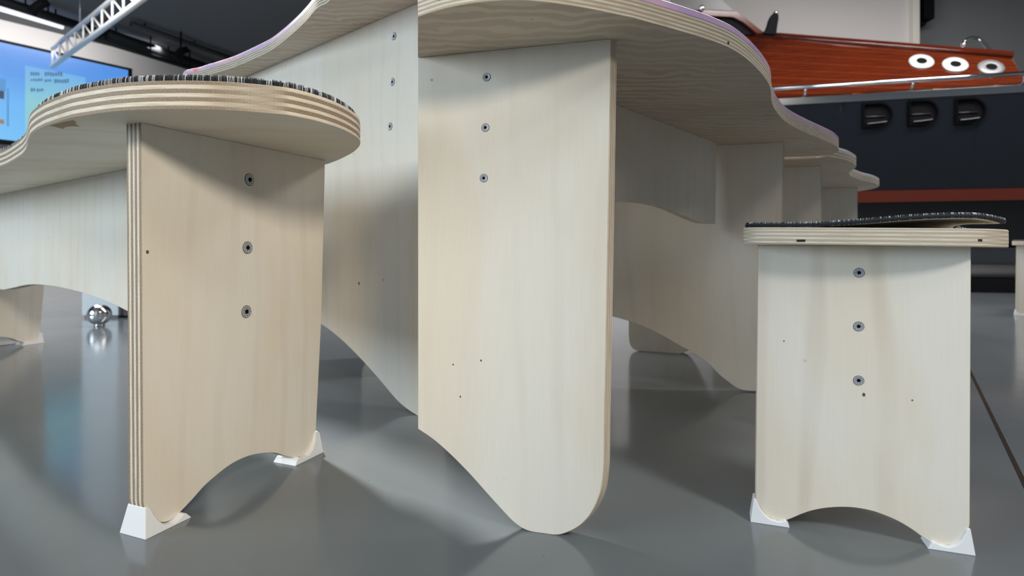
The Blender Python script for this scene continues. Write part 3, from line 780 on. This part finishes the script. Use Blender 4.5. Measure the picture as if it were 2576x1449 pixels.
# chrome rail with posts
r0, r1 = BO.hit(1900, 231), BO.hit(2576, 190)
rz = (r0[1] + r1[1]) / 2
ra, rb = BO.at(r0[0], r0[1], -0.06), BO.at(sb, r1[1] + (sb - r1[0]) * (r1[1] - r0[1]) / (r1[0] - r0[0]), -0.06)
rail = obj('chrome_rail', tube([ra, rb], 0.018, 12), chrome, boat)
for px in (2023, 2291, 2570):
    s = BO.s_at(px); zz = r0[1] + (s - r0[0]) * (r1[1] - r0[1]) / (r1[0] - r0[0])
    obj('rail_post', tube([BO.at(s, zz, -0.06), BO.at(s, zz - 0.055, -0.02), BO.at(s, zz - 0.06, 0.03)], 0.012, 8), chrome, rail)
# deck plates: white rings with dark filler holes
for px, py, mt in ((2317, 157, chrome), (2402, 165, chrome), (2492, 172, plain('dull_steel_plate', (0.28, 0.28, 0.28, 1), 0.5, 0.6))):
    u, v = deck(px, py)
    m4 = Matrix((U3, V3, W3)).transposed().to_4x4(); m4.translation = dpt(u, v, 0.005)
    pm = plain('polished_plate', (0.85, 0.86, 0.88, 1), 0.3, 0.35) if mt is chrome else mt
    pt_ = obj('deck_plate', revolve([(0.090, 0), (0.092, 0.004), (0.086, 0.012), (0.05, 0.016), (0.038, 0.012)], 28, None, m4), pm, boat)
    obj('filler_hole', revolve([(0.0375, 0.0115), (0.0375, 0.014), (0.030, 0.0165), (0.012, 0.017)], 20, None, m4), dark, pt_)
# D-shaped exhausts
for x0, y0, x1, y1 in ((2168, 257, 2243, 320), (2283, 250, 2358, 315), (2400, 245, 2477, 311)):
    sA, zt = BO.hit(x0, y0 + 3); sB, zb_ = BO.hit(x1, y1); zt = BO.hit(x1, y0)[1]
    R = (zt - zb_) / 2; zc = (zt + zb_) / 2; w_ = sB - sA
    o = [(sA, zb_), (sB - R, zb_)] + [(sB - R + R * math.cos(a), zc + R * math.sin(a)) for a in [(-90 + 12 * i) * math.pi / 180 for i in range(1, 15)]] + [(sB - R, zt), (sA, zt)]
    inner = offset(ccw(o), -0.014); oo = ccw(o); n = len(oo)
    bm = bmesh.new()
    rings = []
    for pts_, w in ((oo, 0.002), (oo, -0.03), (inner, -0.03), (inner, -0.006)):
        rings.append([bm.verts.new(BO.at(s, z, w)) for s, z in pts_])
    for a, b in zip(rings, rings[1:]):
        for i in range(n): bm.faces.new((a[i], a[(i + 1) % n], b[(i + 1) % n], b[i]))
    bmesh.ops.recalc_face_normals(bm, faces=bm.faces)
    ex = obj('exhaust_outlet', bm, plain('black_chrome', (0.003, 0.003, 0.004, 1), 0.3, 0.0, Specular_IOR_Level=0.1), boat)
    bm = slab(inner, lambda s, z, w: BO.at(s, z, -0.0055 - w), 0.002, 1, 0.0002)
    obj('exhaust_mouth', bm, [dark] * 3, ex)
    obj('baffle', tube([BO.at(sA + 0.016, zc - 0.01, -0.012), BO.at(sB - 0.05, zc - 0.012, -0.012)], 0.005, 8), plain('baffle_black', (0.03, 0.03, 0.034, 1), 0.3), ex)
    gl = [BO.at(sA + 0.03 + (w_ - 0.06) * i / 8, zb_ + 0.03 + 0.012 * (i / 8) ** 2, -0.018) for i in range(9)]
    obj('lower_lip', tube(gl, 0.012, 10), plain('gloss_black_lip', (0.006, 0.006, 0.007, 1), 0.06, 0.0), ex)
# windscreen, fin and grab handle
WSY = 5.15
def flat_part(name, pts, Y, t, m, parent):
    return obj(name, slab([(P(px, py, Y).x, P(px, py, Y).z) for px, py in pts], lambda u, v, w: Vector((u, Y + w, v)), t, 1, 0.002), [m] * 3, parent)
wf = flat_part('windscreen_frame', [(1700, 20), (1775, 26), (1853, 29), (1880, 48), (1925, 84), (1905, 84), (1868, 55), (1845, 43), (1720, 36), (1700, 34)], WSY, 0.05, mah, boat)
flat_part('dark_cockpit_side', [(1700, 36), (1845, 44), (1866, 56), (1904, 86), (1700, 96)], WSY + 0.03, 0.04, black, wf)
glass = NT('tinted_windscreen_glass'); glass.b.inputs['Base Color'].default_value = (0.10, 0.10, 0.095, 1); glass.b.inputs['Transmission Weight'].default_value = 0.25; glass.b.inputs['Roughness'].default_value = 0.3
flat_part('windscreen_glass', [(1640, -60), (1750, -60), (1848, 28), (1700, 20)], WSY + 0.02, 0.006, glass.m, wf)
lamp_o = obj('navigation_bulb', revolve([(0.006, -0.03), (0.02, -0.02), (0.028, 0), (0.02, 0.02), (0.006, 0.028)], 14, None, Matrix.Translation(P(1765, 21, WSY - 0.03))), chrome, wf)
fin_pts = catmull([(1922, 84), (1932, 66), (1938, 46), (1946, 33), (1955, 31), (1959, 42), (1956, 64), (1953, 86)], 3)
hn = flat_part('black_horn', fin_pts, WSY - 0.06, 0.05, black, boat)
tp = P(1951, 33, WSY - 0.04)
obj('horn_cap', revolve([(0.004, -0.02), (0.022, -0.01), (0.024, 0.004), (0.014, 0.014), (0.003, 0.017)], 14, None, Matrix.Translation(tp)), chrome, hn)
hp = [P(x, y, 5.15) for x, y in catmull([(2424, 136), (2423, 112), (2430, 101), (2446, 95), (2462, 98), (2476, 111), (2500, 142)], 4)]
gh = obj('grab_handle', tube(hp, 0.014, 10), chrome, boat)
obj('handle_collar', tube([P(2424, 118, 5.15), P(2424, 106, 5.15)], 0.022, 10), chrome, gh)
# cradle under the boat
cr = thing('boat_cradle', (BO.at(0.6, 0, 0.6).x, BO.at(0.6, 0, 0.6).y, 0), 'grey steel beam on a black plinth carrying the boat', 'cradle')
cy0 = 0.30
zt_, zb2 = 0.25, 0.105
bm = tube([BO.at(sa, 0.17, cy0), BO.at(sb, 0.17, cy0)], 0.065, 14)
obj('steel_beam', bm, plain('grey_painted_beam', srgb(128, 128, 126), 0.4), cr)
prism(BO, sa, sb, 0.0, 0.108, cy0 - 0.10, cy0 + 0.16, cr, 'black_plinth', black)
prism(BO, sa, sb, 0.225, 0.355, cy0 + 0.10, cy0 + 0.14, cr, 'grey_side_plate', wall_grey)

# ------------------------------------------------------------------ wall-mounted box at right
sk = thing('wall_speaker', (P(2325, 0, 6.1).x, 6.1, P(0, 58, 6.1).z), 'narrow black loudspeaker box on the grey wall', 'speaker')
p0, p1_ = P(2312, 54, 6.08), P(2338, -60, 6.08)
obj('speaker_body', box(p0.x, p1_.x, 6.0, 6.18, p0.z, min(p1_.z, CEIL - 0.01), bev=0.008), black, sk)
p0, p1_ = P(2312, 64, 6.08), P(2327, 57, 6.08)
obj('speaker_bracket', box(p0.x, p1_.x, 6.06, 6.2, p0.z, p1_.z + 0.02, bev=0.003), black, sk)

# ------------------------------------------------------------------ screen at left
scr = thing('display_screen', (SW.at(0, 0).x, SW.at(0, 0).y, SW.hit(0, 352)[1]), 'large glowing blue display with a pale text window', 'screen')
ztop, zbot = SW.hit(0, 106)[1], SW.hit(0, 350)[1]
sL_, sR_ = -1.7, SW.s_at(322)
prism(SW, sL_ - 0.05, sR_ + 0.06, zbot - 0.05, ztop + 0.04, 0.0, 0.10, scr, 'screen_frame', black, 0.006)
def emis(name, stops, strength):
    k = NT(name); v = k.uv()
    sx = k.n('ShaderNodeSeparateXYZ'); k.link(v, sx.inputs[0])
    ad = k.n('ShaderNodeMath', operation='MULTIPLY_ADD'); nz = k.noise(v, 4, 2); k.link(nz, ad.inputs[0]); ad.inputs[1].default_value = 0.12; k.link(sx.outputs[1], ad.inputs[2])
    c = k.ramp(ad.outputs[0], stops)
    k.b.inputs['Base Color'].default_value = (0.01, 0.01, 0.012, 1); k.link(c, k.b.inputs['Emission Color']); k.b.inputs['Emission Strength'].default_value = strength
    k.b.inputs['Roughness'].default_value = 0.4
    return k.m
def scr_rect(name, poly, w, m, parent):
    """poly in (s, z); UV y runs 0..1 up the display"""
    bm = bmesh.new(); uvl = bm.loops.layers.uv.verify()
    fr_ = [bm.verts.new(SW.at(s, z, w)) for s, z in poly]; bk_ = [bm.verts.new(SW.at(s, z, w + 0.003)) for s, z in poly]
    n = len(poly)
    f = bm.faces.new(fr_)
    for lp_, (s, z) in zip(f.loops, poly): lp_[uvl].uv = (s, (z - zbot) / (ztop - zbot))
    bm.faces.new(list(reversed(bk_)))
    for i in range(n): bm.faces.new((fr_[i], fr_[(i + 1) % n], bk_[(i + 1) % n], bk_[i]))
    bmesh.ops.recalc_face_normals(bm, faces=bm.faces)
    return obj(name, bm, m, parent)
em_blue = emis('screen_blue_glow', [(0.0, srgb(120, 200, 255)), (0.45, srgb(112, 188, 252)), (0.75, srgb(92, 160, 240)), (1.0, srgb(84, 150, 236))], 0.9)
em_green = emis('screen_pale_green_glow', [(0.0, srgb(140, 208, 226)), (0.5, srgb(144, 208, 220)), (0.9, srgb(112, 180, 240))], 0.9)
em_dim = emis('screen_text_glow', [(0.0, srgb(76, 118, 156)), (1.0, srgb(74, 120, 170))], 0.8)
em_dark = emis('screen_icon_dark', [(0.0, srgb(70, 86, 112)), (1.0, srgb(70, 86, 112))], 0.6)
em_amb = emis('screen_icon_amber', [(0.0, srgb(196, 150, 110)), (1.0, srgb(196, 150, 110))], 0.6)
em_line = emis('screen_divider_glow', [(0.0, srgb(92, 160, 226)), (1.0, srgb(92, 160, 226))], 0.8)
disp = scr_rect('display', [(sL_, zbot), (sR_, zbot), (sR_, ztop), (sL_, ztop)], -0.004, em_blue, scr)
def quad_px(x0, y0, x1, y1, dy):     # follows the display's own perspective: constant heights
    a = SW.hit(x0, y0); b = SW.hit(x0, y1); s1_ = SW.s_at(x1)
    return [(a[0], b[1]), (s1_, b[1]), (s1_, a[1]), (a[0], a[1])]
scr_rect('text_window', quad_px(63, 165, 215, 350, 0), -0.008, em_green, disp)
for x0, y0, x1, y1 in ((76, 181, 100, 191), (112, 180, 158, 192), (76, 197, 108, 205), (112, 198, 130, 207), (136, 198, 174, 209), (77, 221, 90, 231), (92, 222, 110, 231)):
    n_ = max(2, int((x1 - x0) / 6)); st = (x1 - x0) / n_
    for i in range(n_):
        hh = random.uniform(0.0, 2.5)
        scr_rect('text_mark', quad_px(x0 + st * i, y0 + hh, x0 + st * (i + 0.72), y1 - random.uniform(0, 2), 0), -0.011, em_dim, disp)
scr_rect('icon', quad_px(-12, 226, 10, 246, 0), -0.008, em_dark, disp)
scr_rect('icon', quad_px(-8, 299, 10, 310, 0), -0.008, em_amb, disp)
scr_rect('divider', quad_px(17, 222, 22, 318, 0), -0.008, em_line, disp)
scr_rect('tool_panel', quad_px(-60, 186, 14, 218, 0), -0.007, em_line, disp)

# ------------------------------------------------------------------ overhead truss, lights and pipes
silver = plain('silver_aluminium', (0.84, 0.83, 0.81, 1), 0.4, 0.15)
c1a, c1b = P(132, 122, 7.6), P(281, 0, 6.1)
dirv = (c1b - c1a); 
tr = thing('lighting_truss', (c1a.x, c1a.y, c1a.z - 0.25), 'silver aluminium ladder truss hung above the screen', 'truss')
hh = Vector((0, 0, -0.235))
e1 = c1a + dirv * 2.6
obj('chord', tube([c1a, e1], 0.026, 10), silver, tr)
obj('chord', tube([c1a + hh, e1 + hh], 0.030, 10), silver, tr)
nb = 18
for i in range(nb):
    a = c1a + dirv * 2.6 * i / nb; b = c1a + dirv * 2.6 * (i + 1) / nb
    obj('upright', tube([a, a + hh], 0.012, 8), silver, tr)
    obj('brace', tube([a, b + hh] if i % 2 == 0 else [a, b + hh], 0.010, 8), silver, tr)
for k in (0.35, 0.8):
    q = e1.lerp(c1a, k)
    obj('hanger', tube([q, Vector((q.x, q.y, CEIL + 0.01))], 0.008, 8), steel, tr)
def ceil_run(name, a, b, z, r, m, label, cat):
    A, B = level(*a, z), level(*b, z)
    o = thing(name, ((A[0] + B[0]) / 2, (A[1] + B[1]) / 2, z - r), label, cat)
    A3, B3 = Vector((*A, z)), Vector((*B, z))
    obj('run', tube([A3, B3], r, 12), m, o)
    for k in (0.1, 0.5, 0.9):
        q = A3.lerp(B3, k)
        obj('hanger', tube([q, Vector((q.x, q.y, CEIL + 0.01))], 0.01, 6), black, o)
    return o
dark_pipe = plain('black_duct', (0.012, 0.012, 0.014, 1), 0.6)
grey_pipe = plain('grey_duct', srgb(66, 66, 68), 0.5)
ceil_run('ceiling_duct', (255, 82), (560, 186), 3.26, 0.085, dark_pipe, 'thick black duct under the ceiling right of the truss', 'duct')
ceil_run('ceiling_pipe', (235, 96), (500, 178), 3.12, 0.035, dark_pipe, 'thin black pipe below the thick ceiling duct', 'pipe')
ceil_run('ceiling_pipe', (-30, -8), (250, 82), 3.26, 0.06, dark_pipe, 'black ceiling pipe crossing behind the truss at upper left', 'pipe')
ceil_run('ceiling_pipe', (330, 60), (620, 160), 3.33, 0.04, grey_pipe, 'grey pipe running along the ceiling above the black duct', 'pipe')
tl = NT('fluorescent_glow'); tl.b.inputs['Base Color'].default_value = (0.9, 0.92, 0.95, 1); tl.b.inputs['Emission Color'].default_value = (0.93, 0.96, 1, 1); tl.b.inputs['Emission Strength'].default_value = 1.1
lt_o = ceil_run('tube_light', (-40, 10), (158, 68), 3.2, 0.03, tl.m, 'long white fluorescent tube light under the ceiling', 'light')
# added area light, carries the tube light's wash onto the screen wall
for (px, py) in ((97, 14), (455, 130)):
    q = Vector((*level(px, py, 3.12), 3.12))
    o = thing('spotlight', (q.x, q.y, q.z - 0.1), 'small black spotlight under the ceiling ' + ('left of the truss' if px < 200 else 'beside the black duct'), 'spotlight')
    obj('lamp_body', tube([q + Vector((0.09, 0.02, 0.05)), q, q - Vector((0.07, 0.02, 0.09))], [0.04, 0.05, 0.055], 12), black, o)
    obj('bracket', tube([q, Vector((q.x, q.y, CEIL + 0.01))], 0.012, 8), black, o)
area('wall_wash_light', (SW.at(0.2, 3.3, -0.6)), (math.radians(50), 0, math.radians(54)), 3.0, 0.15, 30, (0.97, 0.98, 1))

# ------------------------------------------------------------------ small things seen under the bench
pa, pb = ground(205, 800), ground(298, 800)
wp = thing('white_plinth', ((pa.x + pb.x) / 2, pa.y + 0.1, 0), 'white display plinth seen under the bench rail', 'plinth')
obj('plinth_body', box(pa.x, pb.x, pa.y, pa.y + 0.25, 0.012, 1.12, bev=0.006), plain('white_lacquer', srgb(226, 230, 236), 0.35), wp)
obj('plinth_base', box(pa.x + 0.01, pb.x - 0.01, pa.y + 0.01, pa.y + 0.24, 0, 0.014), wall_grey, wp)
bp = ground(250, 820); R = 0.050
cb = thing('chrome_ball', (bp.x, bp.y, 0), 'shiny chrome ball on the floor before the white plinth', 'ball')
prof = [(R * math.sin(t) + 0.0005, R + 0.004 - R * math.cos(t)) for t in [math.pi * i / 16 for i in range(17)]]
obj('ball', revolve(prof, 28, None, Matrix.Translation((bp.x, bp.y, 0))), chrome, cb)
obj('ring_foot', revolve([(0.020, 0), (0.024, 0.003), (0.02, 0.008), (0.012, 0.009)], 24, None, Matrix.Translation((bp.x, bp.y, 0))), chrome, cb)
ka, kb = ground(309, 800), ground(345, 800)
bx_ = thing('wooden_crate', ((ka.x + kb.x) / 2, ka.y + 0.1, 0), 'dark brown wooden crate beside the white plinth under the bench', 'crate')
brown = mahogany('dark_stained_wood', (58, 44, 36), (84, 66, 54), 3)
obj('crate_body', box(ka.x, kb.x, ka.y, ka.y + 0.2, 0.01, 0.09, bev=0.004), brown, bx_)
obj('crate_lid', box(ka.x - 0.004, kb.x + 0.004, ka.y - 0.004, ka.y + 0.204, 0.09, 0.11, bev=0.003), brown, bx_)

wb = thing('white_box', (FB.at(0.16, 0, BTH + 0.1).x, FB.at(0.16, 0, BTH + 0.1).y, 0), 'small white box on the floor behind the far leg of the bench', 'box')
prism(FB, 0.03, 0.29, 0.0, 0.10, BTH + 0.035, BTH + 0.15, wb, 'box_body', bpy.data.materials['white_lacquer'], 0.003)
prism(FB, 0.025, 0.295, 0.10, 0.115, BTH + 0.03, BTH + 0.155, wb, 'box_lid', bpy.data.materials['white_lacquer'], 0.003)
